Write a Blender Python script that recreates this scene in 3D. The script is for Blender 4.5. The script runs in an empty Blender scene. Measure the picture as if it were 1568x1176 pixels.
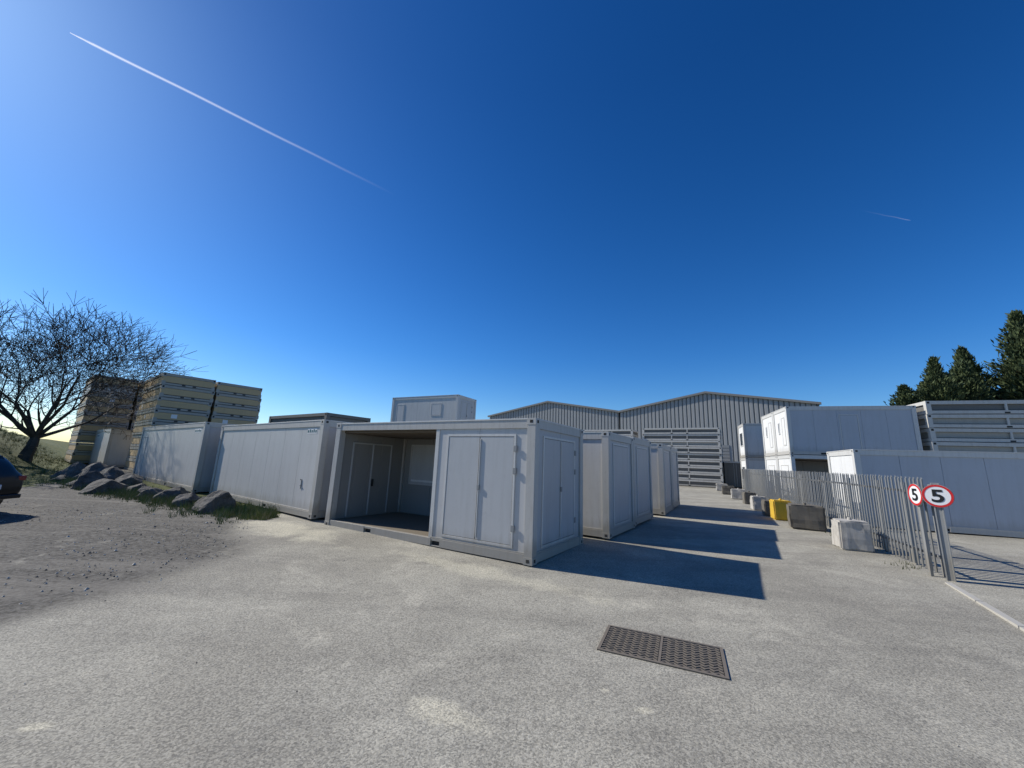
import bpy, math, random
from mathutils import Vector, Matrix, noise
import bmesh
random.seed(7)
S=bpy.context.scene
# ------------------------------------------------------------------ helpers
def sm(t):
    t=max(0.,min(1.,t)); return t*t*(3-2*t)
def gz(x,y):
    d=math.hypot(x,y)
    z=.35*(1-math.exp(-max(0,d-7)/22))
    q=-x-1.1*y
    z+=2.8*sm(q/9)*sm((-x-22)/12)
    return z
class MB:
    def __init__(s): s.v=[];s.f=[];s.m=[];s.mats=[]
    def mi(s,mat):
        if mat not in s.mats: s.mats.append(mat)
        return s.mats.index(mat)
    def box(s,x0,x1,y0,y1,z0,z1,mat):
        if x0>x1:x0,x1=x1,x0
        if y0>y1:y0,y1=y1,y0
        n=len(s.v)
        s.v+=[(x0,y0,z0),(x1,y0,z0),(x1,y1,z0),(x0,y1,z0),(x0,y0,z1),(x1,y0,z1),(x1,y1,z1),(x0,y1,z1)]
        for q in ((0,3,2,1),(4,5,6,7),(0,1,5,4),(1,2,6,5),(2,3,7,6),(3,0,4,7)):
            s.f.append(tuple(n+i for i in q)); s.m.append(s.mi(mat))
    def poly(s,pts,mat):
        n=len(s.v); s.v+=[tuple(p) for p in pts]; s.f.append(tuple(range(n,n+len(pts)))); s.m.append(s.mi(mat))
    def tube(s,a,b,ra,rb,mat,k=6):
        a=Vector(a);b=Vector(b);d=(b-a)
        if d.length<1e-6:return
        d.normalize(); u=d.orthogonal().normalized(); w=d.cross(u); n=len(s.v)
        for i in range(k):
            t=2*math.pi*i/k; o=u*math.cos(t)+w*math.sin(t)
            s.v.append(tuple(a+o*ra)); s.v.append(tuple(b+o*rb))
        mi=s.mi(mat)
        for i in range(k):
            j=(i+1)%k
            s.f.append((n+2*i,n+2*j,n+2*j+1,n+2*i+1)); s.m.append(mi)
        if k>3 :
            s.f.append(tuple(n+2*i+1 for i in range(k))); s.m.append(mi)
            s.f.append(tuple(n+2*i for i in reversed(range(k)))); s.m.append(mi)
    def obj(s,name,loc=(0,0,0),yaw=0,bevel=0,parent=None,smooth=False):
        me=bpy.data.meshes.new(name); me.from_pydata(s.v,[],s.f)
        for m in s.mats: me.materials.append(m)
        me.polygons.foreach_set('material_index',s.m)
        if smooth: me.polygons.foreach_set('use_smooth',[True]*len(s.f))
        me.update()
        o=bpy.data.objects.new(name,me); S.collection.objects.link(o)
        o.location=loc; o.rotation_euler=(0,0,yaw)
        if parent: o.parent=parent
        if bevel:
            b=o.modifiers.new('bevel','BEVEL'); b.width=bevel; b.segments=1; b.limit_method='ANGLE'
        return o
# ------------------------------------------------------------------ materials
def newmat(name):
    m=bpy.data.materials.new(name); m.use_nodes=True
    nt=m.node_tree; b=nt.nodes['Principled BSDF']
    return m,nt,b
def N(nt,t,**kw):
    n=nt.nodes.new(t)
    for k,v in kw.items(): setattr(n,k,v)
    return n
def noise_n(nt,vec,scale,detail=4,rough=.6,dist=0):
    n=N(nt,'ShaderNodeTexNoise'); n.inputs['Scale'].default_value=scale; n.inputs['Detail'].default_value=detail
    n.inputs['Roughness'].default_value=rough; n.inputs['Distortion'].default_value=dist
    nt.links.new(vec,n.inputs['Vector']); return n.outputs['Fac']
def ramp(nt,fac,a,b,ca=(0,0,0,1),cb=(1,1,1,1)):
    r=N(nt,'ShaderNodeValToRGB'); r.color_ramp.elements[0].position=a; r.color_ramp.elements[1].position=b
    r.color_ramp.elements[0].color=ca; r.color_ramp.elements[1].color=cb
    nt.links.new(fac,r.inputs['Fac']); return r.outputs['Color']
def mix(nt,fac,a,b,mode='MIX'):
    m=N(nt,'ShaderNodeMix',data_type='RGBA',blend_type=mode)
    for s,v in ((m.inputs[0],fac),(m.inputs[6],a),(m.inputs[7],b)):
        if hasattr(v,'node'): nt.links.new(v,s)
        else: s.default_value=v if not isinstance(v,tuple) else (v+(1,))[:4]
    return m.outputs[2]
def maths(nt,op,a,b=0.):
    m=N(nt,'ShaderNodeMath',operation=op)
    for i,v in enumerate((a,b)):
        if hasattr(v,'node'): nt.links.new(v,m.inputs[i])
        else: m.inputs[i].default_value=v
    return m.outputs[0]
def paint(name,col,rough=.45,dirt=.25,dcol=(.22,.19,.14),metal=0,bump=.02,streak=True,base=True):
    m,nt,b=newmat(name)
    tc=N(nt,'ShaderNodeTexCoord').outputs['Object']
    mp=N(nt,'ShaderNodeMapping'); mp.inputs['Scale'].default_value=(6,6,.5); nt.links.new(tc,mp.inputs['Vector'])
    f1=noise_n(nt,mp.outputs[0],1.6,5,.65); f2=noise_n(nt,tc,.9,4,.6); f3=noise_n(nt,tc,14,3,.6)
    c=mix(nt,f2,tuple(x*.91 for x in col),tuple(min(1,x*1.07) for x in col))
    if streak:
        k=maths(nt,'MULTIPLY',ramp(nt,f1,.48,.8),dirt)
        c=mix(nt,k,c,dcol)
    k2=maths(nt,'MULTIPLY',ramp(nt,f3,.58,.78),dirt*.7)
    c=mix(nt,k2,c,dcol)
    if base:
        sx=N(nt,'ShaderNodeSeparateXYZ'); nt.links.new(tc,sx.inputs[0])
        zz=maths(nt,'ADD',sx.outputs['Z'],maths(nt,'MULTIPLY',f1,-.5))
        lo=maths(nt,'MULTIPLY',ramp(nt,zz,-.25,.22,(1,1,1,1),(0,0,0,1)),min(1,dirt*1.4))
        c=mix(nt,lo,c,dcol)
    nt.links.new(c,b.inputs['Base Color'])
    b.inputs['Roughness'].default_value=rough; b.inputs['Metallic'].default_value=metal
    bp=N(nt,'ShaderNodeBump'); bp.inputs['Strength'].default_value=.3; bp.inputs['Distance'].default_value=bump
    nt.links.new(f2,bp.inputs['Height']); nt.links.new(bp.outputs[0],b.inputs['Normal'])
    return m
WALL=paint('cabin_wall_grey',(.53,.52,.50),.42,.20)
WALLB=paint('cabin_wall_bluegrey',(.46,.475,.50),.42,.16)
WALLSHADE=paint('cabin_end_painted_shade',(.42,.42,.42),.45,.20)  # wall grey darkened so the end walls carry painted-in shade
FRAME=paint('cabin_frame_grey',(.47,.455,.42),.5,.38)
FRAMEL=paint('cabin_frame_light',(.60,.59,.555),.5,.25)
SHUT=paint('shutter_grey',(.49,.49,.48),.4,.16)
WHITE=paint('white_panel',(.76,.755,.73),.45,.16)
DARK=paint('dark_recess',(.02,.02,.02),.8,.05)
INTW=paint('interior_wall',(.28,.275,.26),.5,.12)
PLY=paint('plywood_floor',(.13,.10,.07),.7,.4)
ROOF=paint('cabin_roof',(.36,.37,.37),.5,.4)
TAN=paint('tan_board',(.54,.40,.215),.7,.22)
STK=paint('flatpack_frame',(.37,.35,.30),.55,.35)
STKL=paint('flatpack_frame_light',(.56,.54,.49),.55,.35)
STKD=paint('flatpack_frame_dark',(.15,.145,.13),.6,.3)
PAPER=paint('paper_label',(.8,.8,.78),.8,0,streak=False)
TEAL=paint('teal_lettering',(.01,.10,.12),.5,0,streak=False)
STEEL=paint('galvanised_steel',(.28,.285,.28),.55,.3,metal=.2)
CONC=paint('block_concrete',(.15,.135,.11),.9,.5,(.06,.05,.04),bump=.06,base=False)
CONCW=paint('block_concrete_pale',(.46,.44,.40),.9,.6,(.12,.10,.08),bump=.06,base=False)
KERB=paint('kerb_concrete',(.44,.42,.37),.9,.3,(.2,.18,.15),bump=.02,streak=False,base=False)
YEL=paint('yellow_paint',(.66,.42,.03),.7,.45,(.2,.17,.12),bump=.05,base=False)
RED=paint('sign_red',(.60,.02,.02),.4,.05,streak=False)
SWHITE=paint('sign_white',(.80,.80,.80),.35,.05,streak=False)
BLACK=paint('sign_black',(.01,.01,.01),.5,0,streak=False)
GLASS,_nt,_b=newmat('dark_glass'); _b.inputs['Base Color'].default_value=(.015,.018,.02,1); _b.inputs['Roughness'].default_value=.06
IRON=paint('cast_iron',(.11,.095,.08),.6,.5,(.24,.20,.15),metal=.15)
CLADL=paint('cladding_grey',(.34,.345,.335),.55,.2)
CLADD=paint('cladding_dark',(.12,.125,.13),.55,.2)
VERGE=paint('verge_trim',(.24,.23,.21),.55,.2)
# ------------------------------------------------------------------ cabins
def cabin(loc,yaw,L,D,H,fronts=(),open_front=None,wall=None,frame=None,endwall=None,z=None,name='portable_cabin'):
    wall=wall or WALL; frame=frame or FRAME; endwall=endwall or wall
    mb=MB(); P=.19; B=.17; T=.20
    def side(k):
        if k=='f': return lambda u0,u1,w0,w1,z0,z1,m: mb.box(u0,u1,w0,w1,z0,z1,m)
        if k=='b': return lambda u0,u1,w0,w1,z0,z1,m: mb.box(L-u1,L-u0,D-w1,D-w0,z0,z1,m)
        if k=='r': return lambda u0,u1,w0,w1,z0,z1,m: mb.box(L-w1,L-w0,u0,u1,z0,z1,m)
        if k=='l': return lambda u0,u1,w0,w1,z0,z1,m: mb.box(w0,w1,D-u1,D-u0,z0,z1,m)
    for cx in (0,L-P):
        for cy in (0,D-P):
            mb.box(cx+.004,cx+P-.004,cy+.004,cy+P-.004,.13,H-.13,frame)
            for zz in (0,H-.13):
                mb.box(cx-.003,cx+P+.003,cy-.003,cy+P+.003,zz,zz+.13,frame)
                fy=cy-.006 if cy==0 else cy+P+.0005
                mb.box(cx+.06,cx+.13,fy,fy+.0055,zz+.035,zz+.095,DARK)
                fx=cx-.006 if cx==0 else cx+P+.0005
                mb.box(fx,fx+.0055,cy+.06,cy+.13,zz+.035,zz+.095,DARK)
    for k in 'frbl':
        s=side(k); W=L if k in 'fb' else D
        cuts=[W*.27,W*.62] if k in 'fb' else []
        x=P+.003
        for c in cuts:
            s(x,c-.13,.012,.12,0.01,B,frame); s(c-.13,c+.13,.02,.12,B-.05,B-.001,frame); s(c-.13,c+.13,.08,.12,0.01,B-.05,DARK); s(c-.13,c+.13,.02,.079,.01,.03,frame); x=c+.13
        s(x,W-P-.003,.012,.12,.01,B,frame)
        s(P+.003,W-P-.003,.012,.14,H-T,H-.03,frame)
        s(P+.003,W-P-.003,.0,.10,H-.029,H-.001,FRAMEL)
        if k=='f' and open_front:
            o0,o1=open_front; segs=[]
            if o0>P+.1: segs.append((P,o0))
            if o1<W-P-.1: segs.append((o1,W-P))
        else: segs=[(P,W-P)]
        wm=wall if k in 'fb' else endwall
        for a,b in segs:
            n=max(1,round((b-a)/1.15)); w=(b-a)/n
            s(a,b,.065,.11,B,H-T,frame)
            for i in range(n):
                s(a+i*w+(.004 if i else 0),a+(i+1)*w-.004,.042,.064,B+.001,H-T-.001,wm)
            s(a,b,.02,.041,B+.001,B+.03,frame)
            if k=='f' and open_front:
                for e in (a,b):
                    if abs(e-P)>.2 and abs(e-(W-P))>.2:
                        s(e-.05,e+.05,.025,.12,B,H-T,FRAMEL)
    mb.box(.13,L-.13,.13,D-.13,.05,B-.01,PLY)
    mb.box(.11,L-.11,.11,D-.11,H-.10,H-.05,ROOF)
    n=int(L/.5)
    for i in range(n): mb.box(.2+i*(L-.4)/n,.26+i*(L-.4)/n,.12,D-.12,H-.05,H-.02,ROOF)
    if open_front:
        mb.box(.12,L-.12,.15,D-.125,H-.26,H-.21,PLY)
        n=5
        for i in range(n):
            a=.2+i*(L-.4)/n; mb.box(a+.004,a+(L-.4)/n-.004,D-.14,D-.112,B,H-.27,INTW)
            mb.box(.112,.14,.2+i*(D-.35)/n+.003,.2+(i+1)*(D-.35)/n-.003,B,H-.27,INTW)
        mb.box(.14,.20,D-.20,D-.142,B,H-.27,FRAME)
    def shutter(s,u0,u1,z0,z1,w=.042,m=SHUT,leaves=2,rod=True):
        t=.045; g=w-.022
        s(u0,u1,g,w,z1-t,z1,FRAMEL); s(u0,u1,g,w,z0,z0+t,FRAMEL)
        s(u0,u0+t,g,w,z0+t,z1-t,FRAMEL); s(u1-t,u1,g,w,z0+t,z1-t,FRAMEL)
        ww=(u1-u0-2*t)/leaves
        s(u0+t,u1-t,w-.004,w-.001,z0+t,z1-t,DARK)
        for i in range(leaves):
            s(u0+t+i*ww+.009,u0+t+(i+1)*ww-.009,g+.006,w-.005,z0+t+.009,z1-t-.009,m)
        if rod:
            c=(u0+u1)/2
            s(c+.02,c+.04,g-.016,g+.005,z0+.1,z1-.1,FRAMEL)
            s(c+.005,c+.06,g-.03,g+.004,(z0+z1)/2-.06,(z0+z1)/2+.04,STEEL)
            for zz in (z0+.3,z1-.35,(z0+z1)/2+.3): s(u1-.04,u1+.03,g-.02,g-.001,zz,zz+.12,STEEL)
    def window(s,u0,u1,z0,z1,w=.042):
        t=.06; g=w-.03
        s(u0,u1,g,w,z1-t,z1,WHITE); s(u0,u1,g-.02,w,z0,z0+t,WHITE)
        s(u0,u0+t,g,w,z0+t,z1-t,WHITE); s(u1-t,u1,g,w,z0+t,z1-t,WHITE)
        s(u0+t,u1-t,w-.008,w-.001,z0+t,z1-t,GLASS)
    for (k,kind,u0,u1,z0,z1) in fronts:
        s=side(k); pm=wall if k in 'fb' else endwall
        if kind=='shutter': shutter(s,u0,u1,z0,z1,m=SHUT if k=='f' else pm)
        if kind=='panel': shutter(s,u0,u1,z0,z1,leaves=1,rod=False,m=pm)
        if kind=='window': window(s,u0,u1,z0,z1)
        if kind=='iwin':
            y=D-.142
            for (a,b,c,d) in ((u0,u1,z1-.05,z1),(u0,u1,z0,z0+.05),(u0,u0+.05,z0+.05,z1-.05),(u1-.05,u1,z0+.05,z1-.05)):
                mb.box(a,b,y-.03,y,c,d,WALL)
            mb.box(u0+.05,u1-.05,y-.012,y-.001,z0+.05,z1-.05,SHUT)
            mb.box(u0+.1,u1-.1,y-.03,y-.0125,z0+.09,z0+.15,WHITE)
        if kind=='idoor':
            x=.142
            for (a,b,c,d) in ((u0,u1,z1-.04,z1),(u0,u0+.04,z0,z1-.04),(u1-.04,u1,z0,z1-.04),((u0+u1)/2-.02,(u0+u1)/2+.02,z0,z1-.04)):
                mb.box(x,x+.025,a,b,c,d,SHUT)
            mb.box(x,x+.06,(u0+u1)/2+.04,(u0+u1)/2+.08,1.0,1.2,DARK)
        if kind=='label':
            s(u0,u1,.036,.041,z0,z1,PAPER)
            n=5
            w=(u1-u0)/n
            for i in range(n): s(u0+i*w+.01,u0+i*w+w*.75,.033,.0355,z0+.03,z1-.03 if i%2 else z1-.05,TEAL)
        if kind=='handle':
            s(u0,u0+.016,.02,.04,z0,z1,STEEL); s(u0-.06,u0,.02,.035,z1-.03,z1,DARK); s(u0-.02,u0+.03,.0,.04,z0+.08,z0+.11,STEEL)
    zz=gz(*loc) if z is None else z
    return mb.obj(name,(loc[0],loc[1],zz),yaw,bevel=.004)
def fl(FR,yaw,L): return (FR[0]-L*math.cos(yaw),FR[1]-L*math.sin(yaw))
R=math.radians
yA=R(-31.4); LA=6.3
cabin(fl((.5,7.6),yA,LA),yA,LA,2.62,2.74,z=.015,endwall=WALLSHADE,
  open_front=(.19,3.75),
  fronts=[('f','shutter',4.05,5.85,.24,2.42),('r','shutter',.42,2.12,.24,2.42),('f','iwin',.48,1.75,1.05,2.3),('f','idoor',.5,1.95,.2,2.25)])
yB=R(-36.4); LB=8.05
cabin(fl((-5.4,11.2),yB,LB),yB,LB,2.44,2.76,z=.12,endwall=WALLSHADE,fronts=[('f','label',7.1,7.65,2.36,2.52),('f','handle',7.15,0,.75,1.02)])
yC=R(-36.6); LC=10.6
cabin(fl((-12.7,16.15),yC,LC),yC,LC,2.44,2.85,z=.18,endwall=WALLSHADE,fronts=[('f','label',9.3,10.1,2.42,2.58),('f','panel',.4,1.4,.2,2.3)])
cabin((-35.5,33.5),R(-36.5),6.1,2.44,2.9,z=.3,fronts=[('f','label',.5,1.6,2.3,2.5)])
yH=R(-32.6); e2=(-math.sin(yH),math.cos(yH))
for i in range(2):
    fr=(2.6+e2[0]*2.41*i,10.2+e2[1]*2.41*i)
    cabin(fl(fr,yH,6.06),yH,6.06,2.39,2.68,z=.09+.05*i,endwall=WALLSHADE,fronts=[('r','panel',.45,1.9,.25,2.4)])
yI=R(-29.5); e2=(-math.sin(yI),math.cos(yI))
for i in range(2):
    fr=(5.95+e2[0]*2.5*i,15.1+e2[1]*2.5*i)
    cabin(fl(fr,yI,6.06),yI,6.06,2.44,2.66,z=.16+.03*i,endwall=WALLSHADE,fronts=[('r','panel',.45,1.9,.25,2.4)])
yG=R(-26.5)
cabin(fl((-3.7,26.4),yG,6.0),yG,6.0,2.44,2.66,z=3.70,wall=FRAMEL,frame=FRAMEL,endwall=WALL,
   fronts=[('f','panel',.5,1.2,.4,2.1),('f','panel',3.7,4.6,1.2,2.1),('r','shutter',.5,1.9,.3,2.3)])
yL=R(-19); e2=(-math.sin(yL),math.cos(yL)); f0=(15.4,21.3)
for i in range(2):
    b=(f0[0]+e2[0]*2.46*i,f0[1]+e2[1]*2.46*i)
    g=.25
    cabin(b,yL,5.7,2.44,2.64,z=g,wall=WALLB,frame=FRAMEL,endwall=WHITE,open_front=(.19,5.4) if i==0 else None,fronts=[('l','panel',.6,1.8,.4,2.1)])
    cabin(b,yL,5.7,2.44,2.64,z=g+2.66,wall=WALLB,frame=FRAMEL,endwall=WHITE,
       fronts=[('f','panel',2.4,3.25,.2,2.2),('l','window',.75,1.0,1.2,1.9),('l','panel',1.4,1.9,.5,2.1)])
for i in range(2):
    cabin((18.3,30.2),R(-22),6,2.44,2.64,z=.3+2.66*i,wall=FRAMEL,endwall=WHITE,fronts=[('l','window',.6,1.8,.9,2.0)])
cabin((12.5,14.1),R(-21.5),8.0,2.5,2.66,z=.17,wall=WALLB,frame=FRAMEL,endwall=WHITE,fronts=[('f','handle',6.9,0,.3,.5)])
# ------------------------------------------------------------------ flat-packed cabin stacks
def stack(loc,yaw,W,D,H,n,style='tan',z=None,seed=0):
    rnd=random.Random(seed); mb=MB(); h=H/n
    for i in range(n):
        z0=i*h; jx=rnd.uniform(-.04,.04); jy=rnd.uniform(-.04,.04)
        x0,x1,y0,y1=jx,W+jx,jy,D+jy
        fr={'tan':STK,'grey':STKL,'dark':STKD}[style]
        core={'tan':TAN if rnd.random()<.85 else STKL,'grey':STKD if rnd.random()<.7 else STK,'dark':STKD}[style]
        a,b_,c=(.18,.23,.74) if style=='tan' else (.26,.30,.70)
        mb.box(x0,x1,y0,y1,z0+.02,z0+h*a,fr)
        mb.box(x0+.03,x1-.03,y0+.03,y1-.03,z0+h*a,z0+h*b_,DARK)
        ins=.025 if style=='tan' else .09
        mb.box(x0+ins,x1-ins,y0+ins,y1-ins,z0+h*b_,z0+h*c,core)
        mb.box(x0,x1,y0,y1,z0+h*(c+.02),z0+h*.975,fr)
        for cx in (x0-.004,x1-.196):
            for cy in (y0-.004,y1-.196):
                mb.box(cx,cx+.2,cy,cy+.2,z0+.004,z0+h*(.32 if style=='tan' else .98),fr)
                if style=='tan': mb.box(cx,cx+.2,cy,cy+.2,z0+h*.66,z0+h*.98,fr)
                mb.box(cx+.05,cx+.15,cy-.006,cy-.0005,z0+h*.78,z0+h*.92,DARK)
        for k in range(1,5):
            px=x0+W*k/5
            if style=='grey' and k in(2,3): mb.box(px-.04,px+.04,y0-.006,y0+.06,z0+h*.24,z0+h*.74,fr)
            if k in(2,3): mb.box(px-.1,px+.1,y0-.004,y0-.0005,z0+h*.05,z0+h*.16,DARK)
        if style=='tan' and rnd.random()<.4:
            q=x0+W*rnd.uniform(.15,.8); mb.box(q,q+.32,y0+.016,y0+.023,z0+h*.35,z0+h*.66,PAPER)
        if style=='tan' and rnd.random()<.4:
            q=y0+D*rnd.uniform(.15,.8); mb.box(x0+.016,x0+.023,q,q+.32,z0+h*.35,z0+h*.66,PAPER)
    return mb.obj('flatpacked_cabin_stack',(loc[0],loc[1],gz(*loc) if z is None else z),yaw)
yE=math.atan2(.785,.62)
stack((-23.8,25.8),yE,2.98,6.2,6.75,8,'tan',.25,1)
stack((-23.8+.62*3.12,25.8+.785*3.12),yE,2.98,6.2,6.68,8,'tan',.25,2)
stack((-36.5,33.0),yE,2.9,6.2,7.6,9,'tan',.4,3)
stack((-36.5+.62*3.1,33.0+.785*3.1),yE,2.9,6.2,7.6,9,'tan',.4,4)
stack((-14.3,22.9),R(-34),6,2.6,3.75,6,'dark',.25,5)
stack((-9.07,29.05),yG,6.0,2.44,3.42,5,'grey',.27,6)
yJ=R(-31)
stack(fl((20.1,36.9),yJ,7.2),yJ,7.2,2.6,5.65,9,'grey',.3,7)
stack(fl((12.9,40.6),yJ,5.5),yJ,5.5,2.6,5.5,8,'grey',.3,8)
stack((21.1,19.25),R(-19),7.5,2.6,5.5,8,'grey',.28,9)
mb=MB()
mb.box(0,2.4,0,6,0.1,2.45,STKD)
for i in range(9): mb.box(.05+i*.27,.17+i*.27,-.04,-.001,.25,2.3,STKD)
for x in (-.002,2.282): mb.box(x,x+.12,-.05,-.002,.05,2.34,STKD)
mb.box(0,2.4,-.055,-.003,2.35,2.5,FRAME)
for x in (.8,1.0,1.4,1.6): mb.tube((x,-.06,.2),(x,-.06,2.3),.02,.02,FRAME,6)
mb.obj('storage_container',(20.9,38.0,.3),R(-25))
# ------------------------------------------------------------------ warehouse
def warehouse(a,b,depth,ze,za):
    mb=MB(); ax,ay=a; bx,by=b; L=math.hypot(bx-ax,by-ay); yaw=math.atan2(by-ay,bx-ax)
    def top(u): return ze+(za-ze)*(1-abs(u-L/2)/(L/2))
    per=.5; n=int(L/per); per=L/n
    for i in range(n):
        u=i*per
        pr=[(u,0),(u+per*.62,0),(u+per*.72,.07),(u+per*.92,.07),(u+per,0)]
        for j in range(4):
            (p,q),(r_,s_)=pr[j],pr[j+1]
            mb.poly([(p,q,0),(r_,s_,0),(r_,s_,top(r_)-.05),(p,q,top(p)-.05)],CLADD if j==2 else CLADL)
    for (u0,u1) in ((-.3,L/2),(L/2,L+.3)):
        z0,z1=top(u0),top(u1)
        mb.poly([(u0,-.25,z0+.12),(u1,-.25,z1+.12),(u1,depth,z1+.12),(u0,depth,z0+.12)],CLADL)
        mb.poly([(u0,-.25,z0-.15),(u1,-.25,z1-.15),(u1,-.25,z1+.12),(u0,-.25,z0+.12)],VERGE)
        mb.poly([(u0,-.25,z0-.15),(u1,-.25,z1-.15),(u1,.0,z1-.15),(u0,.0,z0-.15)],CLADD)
    for u in (0,L):
        m=int(depth/.6)
        for i in range(m):
            y0=i*depth/m; y1=(i+.65)*depth/m; y2=(i+1)*depth/m
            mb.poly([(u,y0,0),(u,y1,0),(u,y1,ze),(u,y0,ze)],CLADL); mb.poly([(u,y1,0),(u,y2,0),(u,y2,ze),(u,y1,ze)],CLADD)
    mb.poly([(0,depth,0),(L,depth,0),(L,depth,ze),(L/2,depth,za),(0,depth,ze)],CLADL)
    mb.box(L*.42,L*.60,-.06,-.005,0,4.8,STEEL)
    for i in range(12): mb.box(L*.42,L*.60,-.08,-.061,i*.4,i*.4+.05,STKD)
    mb.obj('warehouse',(ax,ay,.25),yaw)
warehouse((-3.75,68.8),(15.9,56.35),45,9.6,11.65)
warehouse((16.1,56.2),(34.9,43.1),45,9.6,11.65)
# ------------------------------------------------------------------ ground
def axis(lo,hi,step,far):
    c=[];x=lo
    while x<=hi: c.append(x); x+=step
    s=step; a=lo; L_=[]
    while a>-far: s*=1.22; a-=s; L_.append(a)
    s=step;b=c[-1];R_=[]
    while b<far: s*=1.22; b+=s; R_.append(b)
    return L_[::-1]+c+R_
xs=axis(-40,22,.3,6000); ys=axis(-4,36,.3,6000)
V=[];F=[];gm=[];gv=[]
rk=[(-40,30),(-21.8,19.4),(-15.,15.2),(-9.,12.2),(-7.0,11.3)]
def yr(x):
    for i in range(len(rk)-1):
        if rk[i][0]<=x<=rk[i+1][0]:
            t=(x-rk[i][0])/(rk[i+1][0]-rk[i][0]); return rk[i][1]*(1-t)+rk[i+1][1]*t
    return 1e3 if x>-7 else 30
for y in ys:
    for x in xs:
        n=noise.noise(Vector((x*.35,y*.35,0)))
        z=gz(x,y)+ n*.02*(1 if math.hypot(x-1.8,y-4.5)>1.2 else 0) -.02
        V.append((x,y,z))
        g=sm((y-yr(x)+.1)/.7+n*.5) if -21.5<x<-6.9 and y<26 else 0
        q=-x-1.1*y
        g=max(g, sm((q+2.2)/2+n)*sm((-x-18.5)/3+n))
        if math.hypot(x,y)>75: g=1
        gm.append(g)
        lim=-5.0-.62*max(0,y-7.6)-(.15*max(0,7.6-y))
        gv.append(sm((lim-x)/.7+n*1.2+.5))
nx=len(xs)
for j in range(len(ys)-1):
    for i in range(nx-1):
        a=j*nx+i; F.append((a,a+1,a+nx+1,a+nx))
me=bpy.data.meshes.new('ground'); me.from_pydata(V,[],F)
for nm,arr in (('grassm',gm),('gravelm',gv)):
    at=me.attributes.new(nm,'FLOAT','POINT'); at.data.foreach_set('value',arr)
me.polygons.foreach_set('use_smooth',[True]*len(F))
go=bpy.data.objects.new('ground',me); S.collection.objects.link(go)
m,nt,b=newmat('worn_tarmac')
pos=N(nt,'ShaderNodeNewGeometry').outputs['Position']
def att(n): a=N(nt,'ShaderNodeAttribute'); a.attribute_name=n; return a.outputs['Fac']
big=noise_n(nt,pos,.22,4,.6,.6); mid=noise_n(nt,pos,1.1,5,.68,.4); fine=noise_n(nt,pos,48,3,.75)
col=mix(nt,ramp(nt,big,.36,.64),(.285,.268,.225),(.40,.38,.32))
pale=noise_n(nt,pos,.55,6,.72,1.2)
col=mix(nt,maths(nt,'MULTIPLY',ramp(nt,pale,.52,.66),.55),col,(.50,.47,.39))
col=mix(nt,maths(nt,'MULTIPLY',ramp(nt,mid,.47,.64),.42),col,(.22,.207,.178))
mp=N(nt,'ShaderNodeMapping'); mp.inputs['Rotation'].default_value=(0,0,R(32)); mp.inputs['Scale'].default_value=(.25,1.6,1); nt.links.new(pos,mp.inputs['Vector'])
st=noise_n(nt,mp.outputs[0],.9,4,.6,.3)
col=mix(nt,maths(nt,'MULTIPLY',ramp(nt,st,.48,.64),.42),col,(.20,.188,.162))
def spot(cx,cy,rx,ry,rot):
    mp=N(nt,'ShaderNodeMapping',vector_type='TEXTURE'); mp.inputs['Location'].default_value=(cx,cy,0); mp.inputs['Rotation'].default_value=(0,0,R(rot)); mp.inputs['Scale'].default_value=(rx,ry,1e6)
    nt.links.new(pos,mp.inputs['Vector']); ln=N(nt,'ShaderNodeVectorMath',operation='LENGTH'); nt.links.new(mp.outputs[0],ln.inputs[0])
    return ramp(nt,maths(nt,'ADD',ln.outputs['Value'],maths(nt,'MULTIPLY',maths(nt,'SUBTRACT',mid,.5),2.4)),.45,1.1,(1,1,1,1),(0,0,0,1))
for sp,k in ((spot(-.45,3.4,.5,.17,-28),.6),(spot(-3.15,3.06,.12,.06,10),.75),(spot(1.14,3.49,.09,.05,0),.6),(spot(.9,3.75,.06,.04,0),.6),(spot(-5.6,10.1,2.2,.75,-35),.65),(spot(-.4,7.2,2.6,.35,-31),.4)):
    col=mix(nt,maths(nt,'MULTIPLY',sp,k),col,(.58,.54,.42))
vor=N(nt,'ShaderNodeTexVoronoi'); vor.inputs['Scale'].default_value=85; nt.links.new(pos,vor.inputs['Vector'])
vs=N(nt,'ShaderNodeSeparateColor'); nt.links.new(vor.outputs['Color'],vs.inputs[0])
agg=mix(nt,vs.outputs[0],(.52,.52,.52),(1.5,1.48,1.42))
col=mix(nt,.8,col,agg,'MULTIPLY')
col=mix(nt,maths(nt,'MULTIPLY',ramp(nt,fine,.54,.70),.4),col,(.60,.575,.50))
col=mix(nt,maths(nt,'MULTIPLY',ramp(nt,fine,.30,.42,(1,1,1,1),(0,0,0,1)),.5),col,(.09,.084,.072))
vor3=N(nt,'ShaderNodeTexVoronoi'); vor3.inputs['Scale'].default_value=13; nt.links.new(pos,vor3.inputs['Vector'])
chip=maths(nt,'MULTIPLY',ramp(nt,vor3.outputs['Distance'],.05,.11,(1,1,1,1),(0,0,0,1)),ramp(nt,mid,.5,.58))
col=mix(nt,maths(nt,'MULTIPLY',chip,.8),col,(.07,.065,.055))
nz=N(nt,'ShaderNodeTexNoise'); nz.inputs['Scale'].default_value=1.7; nz.inputs['Detail'].default_value=4; nt.links.new(pos,nz.inputs['Vector'])
ad=N(nt,'ShaderNodeVectorMath',operation='MULTIPLY_ADD'); nt.links.new(nz.outputs['Color'],ad.inputs[0]); ad.inputs[1].default_value=(1.2,1.2,0); nt.links.new(pos,ad.inputs[2])
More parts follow.
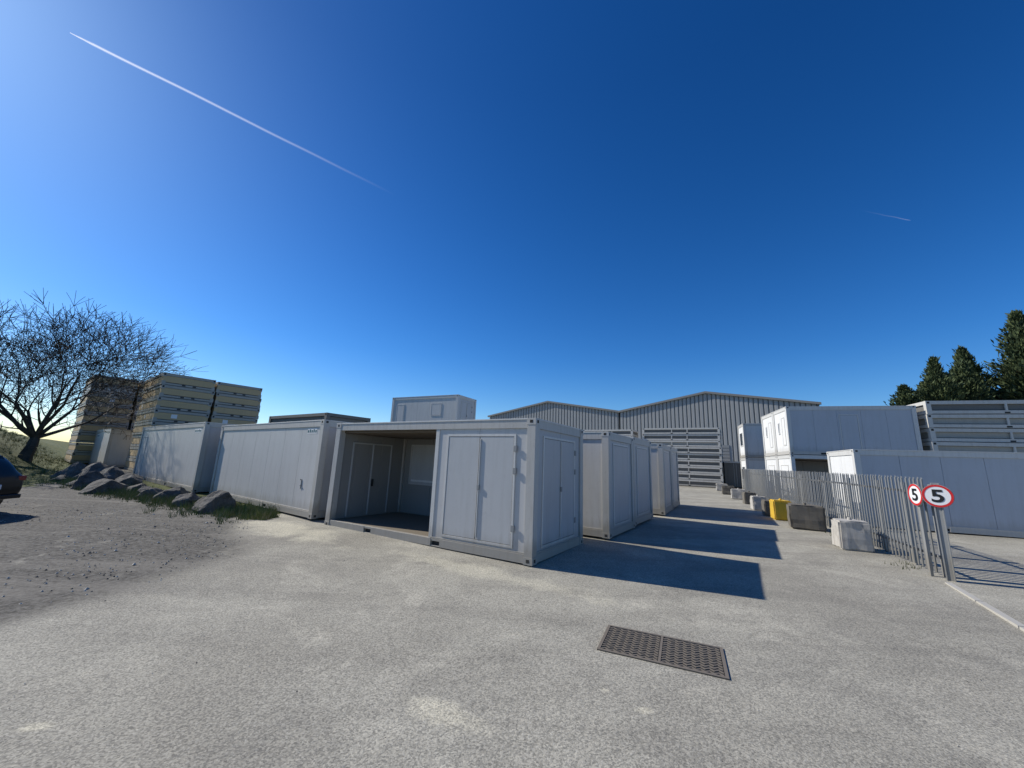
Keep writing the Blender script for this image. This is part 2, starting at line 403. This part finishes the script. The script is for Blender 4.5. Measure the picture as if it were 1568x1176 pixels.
vor2=N(nt,'ShaderNodeTexVoronoi',feature='DISTANCE_TO_EDGE'); vor2.inputs['Scale'].default_value=.13; nt.links.new(ad.outputs[0],vor2.inputs['Vector'])
crk=maths(nt,'MULTIPLY',ramp(nt,vor2.outputs['Distance'],.0006,.003,(1,1,1,1),(0,0,0,1)),ramp(nt,pale,.46,.6))
col=mix(nt,maths(nt,'MULTIPLY',crk,.3),col,(.07,.065,.05))
gr2=noise_n(nt,pos,14,4,.75)
gcol=mix(nt,ramp(nt,gr2,.38,.62),(.045,.041,.035),(.165,.155,.135))
gcol=mix(nt,maths(nt,'MULTIPLY',ramp(nt,st,.52,.64),.45),gcol,(.24,.222,.19))
gf=maths(nt,'MULTIPLY',att('gravelm'),ramp(nt,noise_n(nt,pos,1.6,5,.7,.5),.22,.42))
col=mix(nt,gf,col,gcol)
grc=mix(nt,ramp(nt,noise_n(nt,pos,3.5,4,.7),.35,.65),(.04,.065,.012),(.12,.12,.035))
ga=ramp(nt,maths(nt,'ADD',att('grassm'),maths(nt,'MULTIPLY',maths(nt,'SUBTRACT',mid,.5),1.6)),.35,.6)
col=mix(nt,ga,col,grc)
nt.links.new(col,b.inputs['Base Color']); b.inputs['Roughness'].default_value=.95; b.inputs['Specular IOR Level'].default_value=.25
bp=N(nt,'ShaderNodeBump'); bp.inputs['Strength'].default_value=.55; bp.inputs['Distance'].default_value=.008
nt.links.new(maths(nt,'ADD',fine,maths(nt,'MULTIPLY',gr2,1.2)),bp.inputs['Height']); nt.links.new(bp.outputs[0],b.inputs['Normal'])
me.materials.append(m)
# kerb edging
mb=MB()
kp=[(4.4,1.4),(5.5,3.3),(6.8,5.5),(8.0,7.45)]
for i in range(len(kp)-1):
    a=Vector((*kp[i],0));c=Vector((*kp[i+1],0));d=(c-a);n=max(1,int(d.length/.92));d/=n
    w=Vector((-d.y,d.x,0)).normalized()*.045
    for k in range(n):
        p=a+d*(k+.01);q=a+d*(k+.985)
        t=[p-w,q-w,q+w,p+w]
        bot=[(v.x,v.y,-.05) for v in t];top=[(v.x,v.y,gz(v.x,v.y)+.006) for v in t]
        mb.poly(top,KERB)
        for s in range(4): mb.poly([bot[s],bot[(s+1)%4],top[(s+1)%4],top[s]],KERB)
mb.obj('kerb')
# ------------------------------------------------------------------ drain grate
mb=MB(); GW,GD=1.22,.70
mb.box(0,GW,0,GD,-.012,.006,DARK)
for (a,b_,c,d) in ((0,GW,0,.03),(0,GW,GD-.03,GD),(0,.03,.03,GD-.03),(GW-.03,GW,.03,GD-.03),(GW/2-.012,GW/2+.012,.03,GD-.03)):
    mb.box(a,b_,c,d,.007,.024,IRON)
for half in range(2):
    x0=.035+half*(GW/2-.02); x1=x0+GW/2-.055
    rows=11; dy=(GD-.07)/rows
    for r_ in range(rows):
        y=.035+r_*dy; n=14; dx=(x1-x0)/n
        for k in range(n):
            up=(k%2==0)
            ya=y+(.0 if up else dy*.55); yb=y+(dy*.55 if up else 0)
            xa=x0+k*dx; xb=xa+dx; t=.018
            mb.poly([(xa,ya,.02),(xb,yb,.02),(xb,yb+t,.02),(xa,ya+t,.02)],IRON); mb.poly([(xa,ya,.007),(xb,yb,.007),(xb,yb,.02),(xa,ya,.02)],IRON)
        if r_%2==0: mb.box(x0,x1,y-.003,y+.004,.008,.0185,IRON)
o=mb.obj('drain_grate',(1.0,4.5,-.0175),R(-24)); o.scale=(1,1,.45)
# ------------------------------------------------------------------ rocks
def rockmat():
    m,nt,b=newmat('rock_stone'); tc=N(nt,'ShaderNodeTexCoord').outputs['Object']
    f=noise_n(nt,tc,3,6,.7); g=noise_n(nt,tc,16,5,.7)
    c=mix(nt,ramp(nt,f,.35,.65),(.05,.047,.042),(.15,.14,.125)); c=mix(nt,maths(nt,'MULTIPLY',ramp(nt,g,.55,.7),.5),c,(.26,.245,.21))
    nt.links.new(c,b.inputs['Base Color']); b.inputs['Roughness'].default_value=.9
    bp=N(nt,'ShaderNodeBump'); bp.inputs['Distance'].default_value=.04; bp.inputs['Strength'].default_value=.8; nt.links.new(g,bp.inputs['Height']); nt.links.new(bp.outputs[0],b.inputs['Normal'])
    return m
ROCK=rockmat()
def rock(x,y,sx,sy,sz,seed):
    bm=bmesh.new(); bmesh.ops.create_icosphere(bm,subdivisions=4,radius=1)
    o=Vector((seed*7.3,seed*3.1,seed*1.7))
    rnd=random.Random(seed)
    planes=[(Vector((rnd.uniform(-1,1),rnd.uniform(-1,1),rnd.uniform(-.3,1))).normalized(),rnd.uniform(.5,.8)) for _ in range(12)]
    for v in bm.verts:
        p=v.co.copy()
        for n_,d in planes:
            t=p.dot(n_)-d
            if t>0: p-=n_*t*.95
        p*=1+.10*noise.fractal(p*2.0+o,.8,2,5)
        v.co=Vector((p.x*sx,p.y*sy,p.z*sz))*1.25
    me=bpy.data.meshes.new('boulder'); bm.to_mesh(me); bm.free(); me.materials.append(ROCK)
    ob=bpy.data.objects.new('boulder',me); S.collection.objects.link(ob)
    ob.location=(x,y,gz(x,y)+sz*.36); ob.rotation_euler=(0,0,rnd.uniform(0,6))
R_=[(-21.2,19.6,.7,.6,.55),(-19.9,19.2,.7,.55,.6),(-18.7,18.2,.7,.6,.65),(-17.5,17.6,.65,.55,.6),(-17.1,16.5,.6,.5,.42),(-16.2,17.1,.55,.5,.46),(-15.2,15.2,.60,.5,.40),
(-14.4,15.6,.36,.3,.25),(-13.5,15.0,.40,.3,.25),(-12.7,14.4,.42,.35,.28),(-11.6,14.0,.50,.38,.30),(-10.2,13.0,.42,.35,.28),(-9.6,12.7,.28,.25,.2),(-8.75,12.1,.48,.42,.38),(-20.6,18.4,.3,.25,.2),(-18.2,16.9,.3,.25,.2)]
for i,q in enumerate(R_): rock(*q,i+3)
mb=MB(); rr=random.Random(4)
for i in range(3600):
    if i<2600:
        x=rr.uniform(-16,-4.8); y=rr.uniform(4.0,12.5)
        if x>-4.9-.6*max(0,y-7.6): continue
    else: x=rr.uniform(-8,9); y=rr.uniform(1.2,9)
    if abs(x-1.7)<.9 and abs(y-4.5)<.7: continue
    s=rr.uniform(.003,.008) if i>=2600 else rr.uniform(.007,.022)
    if rr.random()<.04: s*=1.8
    z=gz(x,y)-.022+s*.2
    pts=[(x+s*rr.uniform(.6,1.2)*math.cos(t),y+s*rr.uniform(.6,1.2)*math.sin(t),z) for t in (0,1.25,2.5,3.8,5)]
    tp=(x,y,z+s*.7); mt=ROCK if rr.random()<.45 else KERB
    for k in range(5): mb.poly([pts[k],pts[(k+1)%5],tp],mt)
mb.obj('loose_stones')
# ------------------------------------------------------------------ grass tufts
def leafmat(name,c1,c2,scale=2.):
    m,nt,b=newmat(name); tc=N(nt,'ShaderNodeNewGeometry').outputs['Position']
    f=noise_n(nt,tc,scale,4,.7); c=mix(nt,ramp(nt,f,.35,.65),c1,c2)
    nt.links.new(c,b.inputs['Base Color']); b.inputs['Roughness'].default_value=.8
    return m
GR=leafmat('grass_blades',(.05,.095,.012),(.19,.20,.045)); DRY=leafmat('dry_stems',(.22,.18,.08),(.32,.27,.14))
mb=MB()
def tuft(x,y,h,n):
    z=gz(x,y)-.03
    for _ in range(n):
        a=rr.uniform(0,6.28); r0=rr.uniform(0,.12); bx=x+r0*math.cos(a); by=y+r0*math.sin(a)
        l=h*rr.uniform(.5,1.2); dx=rr.uniform(-.5,.5)*l; dy=rr.uniform(-.5,.5)*l; w=.009
        mb.poly([(bx-w,by,z),(bx+w,by,z),(bx+dx,by+dy,z+l)],GR if rr.random()<.75 else DRY)
for i in range(3000):
    x=rr.uniform(-21.5,-6.6)
    if x<-7: y=yr(x)+rr.gauss(.3,.45)
    else: y=11.3+rr.uniform(-.2,.4)
    tuft(x,y,rr.choice((.07,.13,.26)),11)
for i in range(5000):
    x=rr.uniform(-60,-19); y=rr.uniform(14,45)
    if -x-1.1*y<-.8: continue
    tuft(x,y,rr.choice((.15,.25,.4)),8)
for i in range(60):
    t=rr.random(); tuft(8.2+4.2*t+rr.uniform(-.2,.3),8.3+9.5*t,.1,6)
mb.obj('grass')
# ------------------------------------------------------------------ palisade fence
mb=MB(); path=[(8.35,7.9),(8.8,8.9),(9.35,10.1),(10.15,11.9),(11.0,13.9),(11.9,16.2),(13.3,19.6),(15.9,25.6),(19.3,32.5)]
pts=[Vector((p[0],p[1],0)) for p in path]
for i in range(len(pts)-1):
    a,c=pts[i],pts[i+1]; d=c-a; Ls=d.length; d.normalize(); w=Vector((-d.y,d.x,0))
    n=max(1,round(Ls/.165))
    for k in range(n):
        p=a+d*(k+.5)*Ls/n; g=gz(p.x,p.y)+.04+rr.uniform(-.01,.01); h=1.80; lean=rr.uniform(-.014,.014)
        prof=[(-.030,.012),(-.015,-.012),(.0,.010),(.015,-.012),(.030,.012)]
        for q in range(4):
            (u0,w0),(u1,w1)=prof[q],prof[q+1]
            p0=p+d*u0+w*w0;p1=p+d*u1+w*w1
            h0=h-abs(u0)*1.6;h1=h-abs(u1)*1.6
            mb.poly([(p0.x,p0.y,g),(p1.x,p1.y,g),(p1.x+lean,p1.y,g+h1),(p0.x+lean,p0.y,g+h0)],STEEL)
    for zz in (.32,1.5):
        o=w*-.03; p0=a+o; p1=c+o
        g0=gz(a.x,a.y)+zz; g1=gz(c.x,c.y)+zz
        q=w*-.035
        mb.poly([(p0.x,p0.y,g0),(p1.x,p1.y,g1),(p1.x,p1.y,g1+.05),(p0.x,p0.y,g0+.05)],STEEL)
        mb.poly([(p0.x,p0.y,g0+.05),(p1.x,p1.y,g1+.05),(p1.x+q.x,p1.y+q.y,g1+.05),(p0.x+q.x,p0.y+q.y,g0+.05)],STEEL)
    m_=max(1,round(Ls/2.75))
    for k in range(m_):
        p=a+d*k*Ls/m_-w*.1; g=gz(p.x,p.y)
        mb.box(p.x-.03,p.x+.03,p.y-.045,p.y+.045,g-.05,g+1.7,STEEL)
mb.obj('palisade_fence')
# ------------------------------------------------------------------ speed signs
def sign(name,x,y,face_yaw,zc,post=True,rad=.215):
    e=bpy.data.objects.new(name,None); S.collection.objects.link(e); e.location=(x,y,gz(x,y)); e.rotation_euler=(0,0,face_yaw)
    def disc(r0,r1,y0,mat,nm):
        mb=MB();k=48
        for i in range(k):
            t0=2*math.pi*i/k;t1=2*math.pi*(i+1)/k
            P=lambda r,t,y: (r*math.cos(t),y,zc+r*math.sin(t))
            if r0==0: mb.poly([P(0,0,y0),P(r1,t0,y0),P(r1,t1,y0)],mat)
            else: mb.poly([P(r0,t0,y0),P(r1,t0,y0),P(r1,t1,y0),P(r0,t1,y0)],mat)
            if nm=='plate': mb.poly([P(r1,t0,y0),P(r1,t1,y0),P(r1,t1,y0+.02),P(r1,t0,y0+.02)],mat)
        return mb.obj(nm,parent=e)
    disc(0,rad,-.07,STEEL,'plate'); disc(0,rad,-.05,STKD,'back'); disc(0,rad*.97,-.074,SWHITE,'face'); disc(rad*.80,rad*.965,-.078,RED,'red_ring')
    cu=bpy.data.curves.new('numeral','FONT'); cu.body='5'; cu.size=1.5*rad; cu.align_x='CENTER'; cu.align_y='CENTER'; cu.extrude=.001; cu.offset=.007
    t=bpy.data.objects.new('numeral',cu); S.collection.objects.link(t); t.parent=e; t.location=(0,-.080,zc-.012); t.rotation_euler=(math.pi/2,0,0); t.scale=(1.2,1,1); cu.materials.append(BLACK)
    if post:
        mb=MB(); mb.box(-.07,.05,-.03,.07,-.1,1.74,STEEL); mb.box(-.072,-.05,-.05,-.031,-.1,1.73,STEEL); mb.box(.03,.052,-.05,-.031,-.1,1.73,STEEL)
        mb.box(-.12,.1,-.0485,-.0305,zc-.13,zc-.09,FRAME); mb.box(-.12,.1,-.0485,-.0305,zc+.08,zc+.12,FRAME)
        mb.obj('post',parent=e,bevel=.004)
    else:
        mb=MB(); mb.box(-.03,.03,-.045,.0,-.05,zc+.16,STEEL); mb.obj('post',parent=e)
sign('speed_limit_sign',8.27,7.62,R(-47),1.50)
sign('speed_limit_sign',8.24,7.92,R(-108),1.49,post=False)
# ------------------------------------------------------------------ concrete blocks
def block(x,y,w,d,h,yaw,mat,seed):
    bm=bmesh.new(); bmesh.ops.create_cube(bm,size=1)
    bmesh.ops.bevel(bm,geom=bm.edges[:],offset=.06,segments=2,affect='EDGES')
    bmesh.ops.subdivide_edges(bm,edges=bm.edges[:],cuts=4,use_grid_fill=True)
    o=Vector((seed*3.3,seed,0))
    for v in bm.verts:
        n_=noise.fractal(v.co*3+o,.8,2,4)
        v.co=Vector(((v.co.x*(1+.06*n_))*w,(v.co.y*(1+.06*n_))*d,(v.co.z*(1+.05*n_))*h))
    bmesh.ops.create_cone(bm,cap_ends=True,segments=10,radius1=.05,radius2=.04,depth=.09,matrix=Matrix.Translation((0,0,h/2+.02)))
    me=bpy.data.meshes.new('concrete_block'); bm.to_mesh(me); bm.free(); me.materials.append(mat)
    ob=bpy.data.objects.new('concrete_block',me); S.collection.objects.link(ob); ob.location=(x,y,gz(x,y)+h/2-.02); ob.rotation_euler=(0,0,yaw)
block(8.75,10.25,.65,.65,.70,R(-25),CONCW,1)
block(9.95,13.35,.95,.8,.76,R(-30),CONC,2)
block(10.55,15.4,.6,.6,.72,R(-20),YEL,3)
block(10.85,16.5,.5,.5,.62,R(-20),CONC,13)
block(11.7,18.6,.55,.6,.62,R(-20),CONCW,4)
block(13.0,21.4,.55,.6,.62,R(-20),CONC,5)
block(14.3,24.6,.8,.6,.6,R(-25),CONCW,6)
block(15.9,28.6,.8,.6,.6,R(-25),CONC,7)
block(17.6,32.6,.8,.6,.6,R(-25),CONCW,8)
# ------------------------------------------------------------------ bare tree
BARK=leafmat('bark',(.028,.022,.016),(.085,.068,.05),3.)
def bare_tree(x,y,H,Wd,seed):
    rn=random.Random(seed); mb=MB()
    def br(p,d,l,r,lev):
        k=7 if lev<2 else (4 if lev<3 else 3)
        nseg=3 if lev<5 else 2
        for s in range(nseg):
            d=(d+Vector((rn.uniform(-.17,.17),rn.uniform(-.17,.17),rn.uniform(-.03,.15)))).normalized()
            q=p+d*l/nseg; r2=max(.0075,r*.84)
            mb.tube(p,q,r,r2,BARK,k)
            if 1<=lev<6 and rn.random()<.82:
                o=d.orthogonal().normalized(); o.rotate(Matrix.Rotation(rn.uniform(0,6.28),3,d))
                br(q,(d*.65+o*.75).normalized(),l*.64,max(.0085,r2*.5),min(6,lev+2))
            p=q;r=r2
        if lev>=6: return
        n=rn.choice((2,3,3)) if lev>0 else 9
        for i in range(n):
            o=d.orthogonal().normalized(); o.rotate(Matrix.Rotation(6.28*i/n+rn.uniform(-.5,.5),3,d))
            sp=rn.uniform(.4,.8) if lev>0 else rn.choice((.25,.6,.9,1.3))
            br(p,(d+o*sp).normalized(),l*(rn.uniform(.74,.88) if lev>0 else rn.uniform(1.4,1.65)),max(.0095,r*rn.uniform(.52,.66)),lev+1)
    br(Vector((0,0,-.2)),Vector((0,0,1)),H*.11,H*.024,0)
    zs=sorted(v[2] for v in mb.v)[int(len(mb.v)*.999)]; xr=sorted(abs(v[0]) for v in mb.v)[int(len(mb.v)*.98)]; yq=sorted(abs(v[1]) for v in mb.v)[int(len(mb.v)*.98)]
    sx,sy,sz=Wd/2/xr,Wd/2/yq,H/zs
    mb.v=[(a*sx,b_*sy,c*sz) for a,b_,c in mb.v]
    return mb.obj('bare_tree',(x,y,gz(x,y)))
bare_tree(-30.4,24.8,10.1,12.8,5)
# ------------------------------------------------------------------ conifers
CON=leafmat('conifer_foliage',(.014,.034,.012),(.085,.11,.035),1.2)
def conifer_mesh(seed):
    rn=random.Random(seed); mb=MB(); H=12.
    mb.tube((0,0,-.3),(0,0,H*.95),.28,.03,BARK,8)
    nb=360
    for i in range(nb):
        t=(i/nb)**.8; z=.6+t*(H-.65); R0=(3.3*(1-t)**.9+.06)*rn.uniform(.5,1.25)
        a=i*2.399+rn.uniform(-.3,.3); el=.30+.85*t
        d=Vector((math.cos(a)*math.cos(el),math.sin(a)*math.cos(el),math.sin(el)))
        e=Vector((0,0,z))+d*R0
        mb.tube((0,0,z),tuple(e),.03,.008,BARK,3)
        nc=max(2,int(R0*6))
        for k in range(nc):
            f=.25+.8*(k+1)/nc; c=Vector((0,0,z))+d*R0*f
            sp=.15 if t<.85 else .07
            for _ in range(7):
                o=Vector((rn.gauss(0,sp),rn.gauss(0,sp),rn.gauss(0,sp)))
                q=c+o; dd=(d*1.2+Vector((rn.uniform(-.6,.6),rn.uniform(-.6,.6),rn.uniform(-.1,.9)))).normalized()
                l=rn.uniform(.18,.42); s=dd.cross(Vector((rn.uniform(-1,1),rn.uniform(-1,1),rn.uniform(-1,1)))).normalized()*rn.uniform(.03,.07)
                mb.poly([q-s,q+dd*l*.6-s*1.0,q+dd*l,q+dd*l*.5+s],CON)
    return mb
cm=[conifer_mesh(s).obj('conifer_tree') for s in (1,2)]
cm[0].location=(48.8,35,.4); cm[0].scale=(1.7,1.7,1.46)
cm[1].location=(40.4,35.5,.4); cm[1].scale=(1.2,1.2,1.06)
for i,(x,y,h,w) in enumerate([(37.6,36,.84,1.3),(44.0,36.3,1.06,1.3),(52.5,34.5,1.2,1.6),(46.4,38,1.22,1.5),(56,36,1.3,1.5),(42.4,38.5,.92,1.5)]):
    o=cm[i%2].copy(); S.collection.objects.link(o); o.location=(x,y,.4); o.scale=(w,w,h); o.rotation_euler=(0,0,i*1.3)
# ------------------------------------------------------------------ car
CARP,_n,_b=newmat('black_car_paint'); _b.inputs['Base Color'].default_value=(.008,.009,.011,1); _b.inputs['Roughness'].default_value=.3; _b.inputs['Coat Weight'].default_value=.15; _b.inputs['Specular IOR Level'].default_value=.35
TYRE=paint('tyre_rubber',(.02,.02,.02),.85,.2,streak=False); ALLOY=paint('alloy',(.45,.45,.46),.3,.1,metal=.8,streak=False)
TAIL,_n,_b=newmat('tail_lamp_red'); _b.inputs['Base Color'].default_value=(.22,.008,.008,1); _b.inputs['Roughness'].default_value=.15
def car(x,y,yaw):
    e=bpy.data.objects.new('parked_car',None); S.collection.objects.link(e); e.location=(x,y,gz(x,y)-.01); e.rotation_euler=(0,0,yaw)
    st=[(0.0,.74,.48,.80,.84,.60),(.06,.84,.34,.92,1.0,.66),(.22,.89,.30,.98,1.30,.60),(.55,.90,.25,1.0,1.53,.61),(1.2,.91,.22,.98,1.62,.63),(2.0,.91,.22,.96,1.62,.63),(2.6,.91,.22,.95,1.52,.61),(3.2,.90,.22,.95,1.08,.66),(3.8,.88,.24,.88,.95,.66),(4.15,.82,.28,.74,.80,.58),(4.28,.68,.36,.60,.64,.48)]
    mb=MB(); rings=[]
    for (sx,w,zl,zb,zr,wr) in st:
        half=[(0,zl),(w*.8,zl),(w*.97,zl+.10),(w,(zl+zb)/2),(w*.985,zb-.06),(w*.95,zb),(wr+.10*(zr-zb),zb+(zr-zb)*.55),(wr,zr-.05),(wr*.8,zr),(0,zr+.01)]
        ring=half+[(-a,b_) for a,b_ in reversed(half[1:-1])]
        n=len(mb.v); mb.v+=[(sx,a,b_) for a,b_ in ring]; rings.append(n)
    k=18
    for i in range(len(st)-1):
        for j in range(k):
            jj=(j+1)%k; mb.f.append((rings[i]+j,rings[i]+jj,rings[i+1]+jj,rings[i+1]+j))
            mb.m.append(mb.mi(GLASS if (j in(5,6,11,12)) and 2<=i<=6 else CARP))
    mb.f.append(tuple(rings[0]+j for j in reversed(range(k)))); mb.m.append(mb.mi(CARP))
    mb.f.append(tuple(rings[-1]+j for j in range(k))); mb.m.append(mb.mi(CARP))
    o=mb.obj('body',parent=e,smooth=True); s=o.modifiers.new('s','SUBSURF'); s.levels=2; s.render_levels=2
    mb=MB()
    for wx in (.82,3.45):
        for sy in (-1,1):
            yo=sy*.80
            mb.tube((wx,yo-.11,.33),(wx,yo+.11,.33),.33,.33,TYRE,28)
            mb.tube((wx,yo+sy*.10,.33),(wx,yo+sy*.118,.33),.21,.20,ALLOY,20)
    mb.obj('wheels',parent=e)
    mb=MB()
    for sy in (-1,1): mb.box(.02,.14,sy*.64,sy*.83,.80,.92,TAIL)
    mb.box(-.02,.05,-.27,.27,.60,.72,SWHITE); mb.box(-.03,.12,-.76,.76,.36,.46,BLACK)
    mb.obj('lamps_and_trim',parent=e,bevel=.015)
    mb=MB(); mb.poly([(.10,-.52,1.02),(.10,.52,1.02),(.36,.46,1.42),(.36,-.46,1.42)],GLASS); mb.obj('rear_window',parent=e)
car(-12.6,9.75,R(187))
# ------------------------------------------------------------------ contrails
def trail(p0,p1,w0,w1,alpha,seed):
    m,nt,b=newmat('contrail_vapour')
    nt.nodes.remove(b)
    out=[n for n in nt.nodes if n.type=='OUTPUT_MATERIAL'][0]
    uv=N(nt,'ShaderNodeUVMap'); sx=N(nt,'ShaderNodeSeparateXYZ'); nt.links.new(uv.outputs[0],sx.inputs[0])
    tr=N(nt,'ShaderNodeBsdfTransparent'); tl=N(nt,'ShaderNodeBsdfTranslucent'); tl.inputs['Color'].default_value=(.95,.95,.95,1)
    ms=N(nt,'ShaderNodeMixShader')
    across=maths(nt,'SUBTRACT',1.,maths(nt,'ABSOLUTE',maths(nt,'SUBTRACT',maths(nt,'MULTIPLY',sx.outputs['Y'],2.),1.)))
    al=maths(nt,'MULTIPLY',maths(nt,'POWER',maths(nt,'SUBTRACT',1.,sx.outputs['X']),1.6),alpha)
    fac=maths(nt,'MINIMUM',maths(nt,'MULTIPLY',across,al),1.)
    nt.links.new(fac,ms.inputs[0]); nt.links.new(tr.outputs[0],ms.inputs[1]); nt.links.new(tl.outputs[0],ms.inputs[2]); nt.links.new(ms.outputs[0],out.inputs['Surface'])
    a=Vector(p0);c=Vector(p1);d=(c-a);w=Vector((-d.y,d.x,0)).normalized()
    me=bpy.data.meshes.new('contrail'); n=40; vs=[];fs=[]
    for i in range(n+1):
        t=i/n; q=a+d*t+w*noise.noise(Vector((t*5,seed,0)))*8; ww=w0*(1-t)+w1*t
        if i<2: ww*=.3+.35*i
        vs+=[tuple(q-w*ww),tuple(q+w*ww)]
    for i in range(n): fs.append((2*i,2*i+1,2*i+3,2*i+2))
    me.from_pydata(vs,[],fs); ul=me.uv_layers.new(name='UVMap')
    for pl in me.polygons:
        for li,vi in zip(pl.loop_indices,pl.vertices): ul.data[li].uv=((vi//2)/n,vi%2)
    me.materials.append(m); o=bpy.data.objects.new('contrail',me); S.collection.objects.link(o)
trail((-3387,2306,3000),(-1420,3990,3000),20,30,.95,1)
trail((4650,4050,3000),(3900,3900,3000),10,12,.15,2)
# ------------------------------------------------------------------ light, sky
el=R(36.8); az=Vector((-.933,.36,0)).normalized()
sv=Vector((az.x*math.cos(el),az.y*math.cos(el),math.sin(el)))
ld=bpy.data.lights.new('sun','SUN'); ld.energy=5.0; ld.angle=R(.53); ld.color=(1,.95,.86)
lo=bpy.data.objects.new('sun',ld); S.collection.objects.link(lo); lo.rotation_euler=sv.to_track_quat('Z','Y').to_euler()
w=bpy.data.worlds.new('World'); S.world=w; w.use_nodes=True; nt=w.node_tree
bg=nt.nodes['Background']; sk=nt.nodes.new('ShaderNodeTexSky'); sk.sky_type='NISHITA'; sk.sun_disc=False
sk.sun_elevation=el; sk.sun_rotation=math.atan2(az.x,az.y)%(2*math.pi); sk.altitude=200; sk.air_density=1.0; sk.dust_density=.45; sk.ozone_density=2.6
hs=nt.nodes.new('ShaderNodeHueSaturation'); hs.inputs['Saturation'].default_value=1.35
nt.links.new(sk.outputs[0],hs.inputs['Color'])
tcw=nt.nodes.new('ShaderNodeTexCoord'); sz=nt.nodes.new('ShaderNodeSeparateXYZ'); nt.links.new(tcw.outputs['Generated'],sz.inputs[0])
tr_=ramp(nt,sz.outputs['Z'],.0,.75,(1.05,1.22,1.45,1),(.48,.76,1.08,1))
e_=tr_.node.color_ramp.elements.new(.26); e_.color=(.64,1.0,1.36,1)
tint=mix(nt,1.0,hs.outputs[0],tr_,'MULTIPLY')
nt.links.new(tint,bg.inputs['Color']); bg.inputs['Strength'].default_value=.096
# ------------------------------------------------------------------ camera
p=math.atan(120/589.); r=.04
fw=Vector((0,math.cos(p),math.sin(p))); Rt=Vector((1,0,0)); Up=Vector((0,-math.sin(p),math.cos(p)))
cr=Rt*math.cos(r)+Up*math.sin(r); cu_=-Rt*math.sin(r)+Up*math.cos(r)
M=Matrix((( cr.x,cu_.x,-fw.x,0),(cr.y,cu_.y,-fw.y,0),(cr.z,cu_.z,-fw.z,1.87),(0,0,0,1)))
cd=bpy.data.cameras.new('camera'); cd.lens=589/1568*36; cd.sensor_width=36; cd.clip_end=30000; cd.clip_start=.05
co=bpy.data.objects.new('camera',cd); S.collection.objects.link(co); co.matrix_world=M; S.camera=co
S.view_settings.view_transform='Standard'; S.view_settings.look='None'; S.view_settings.exposure=0
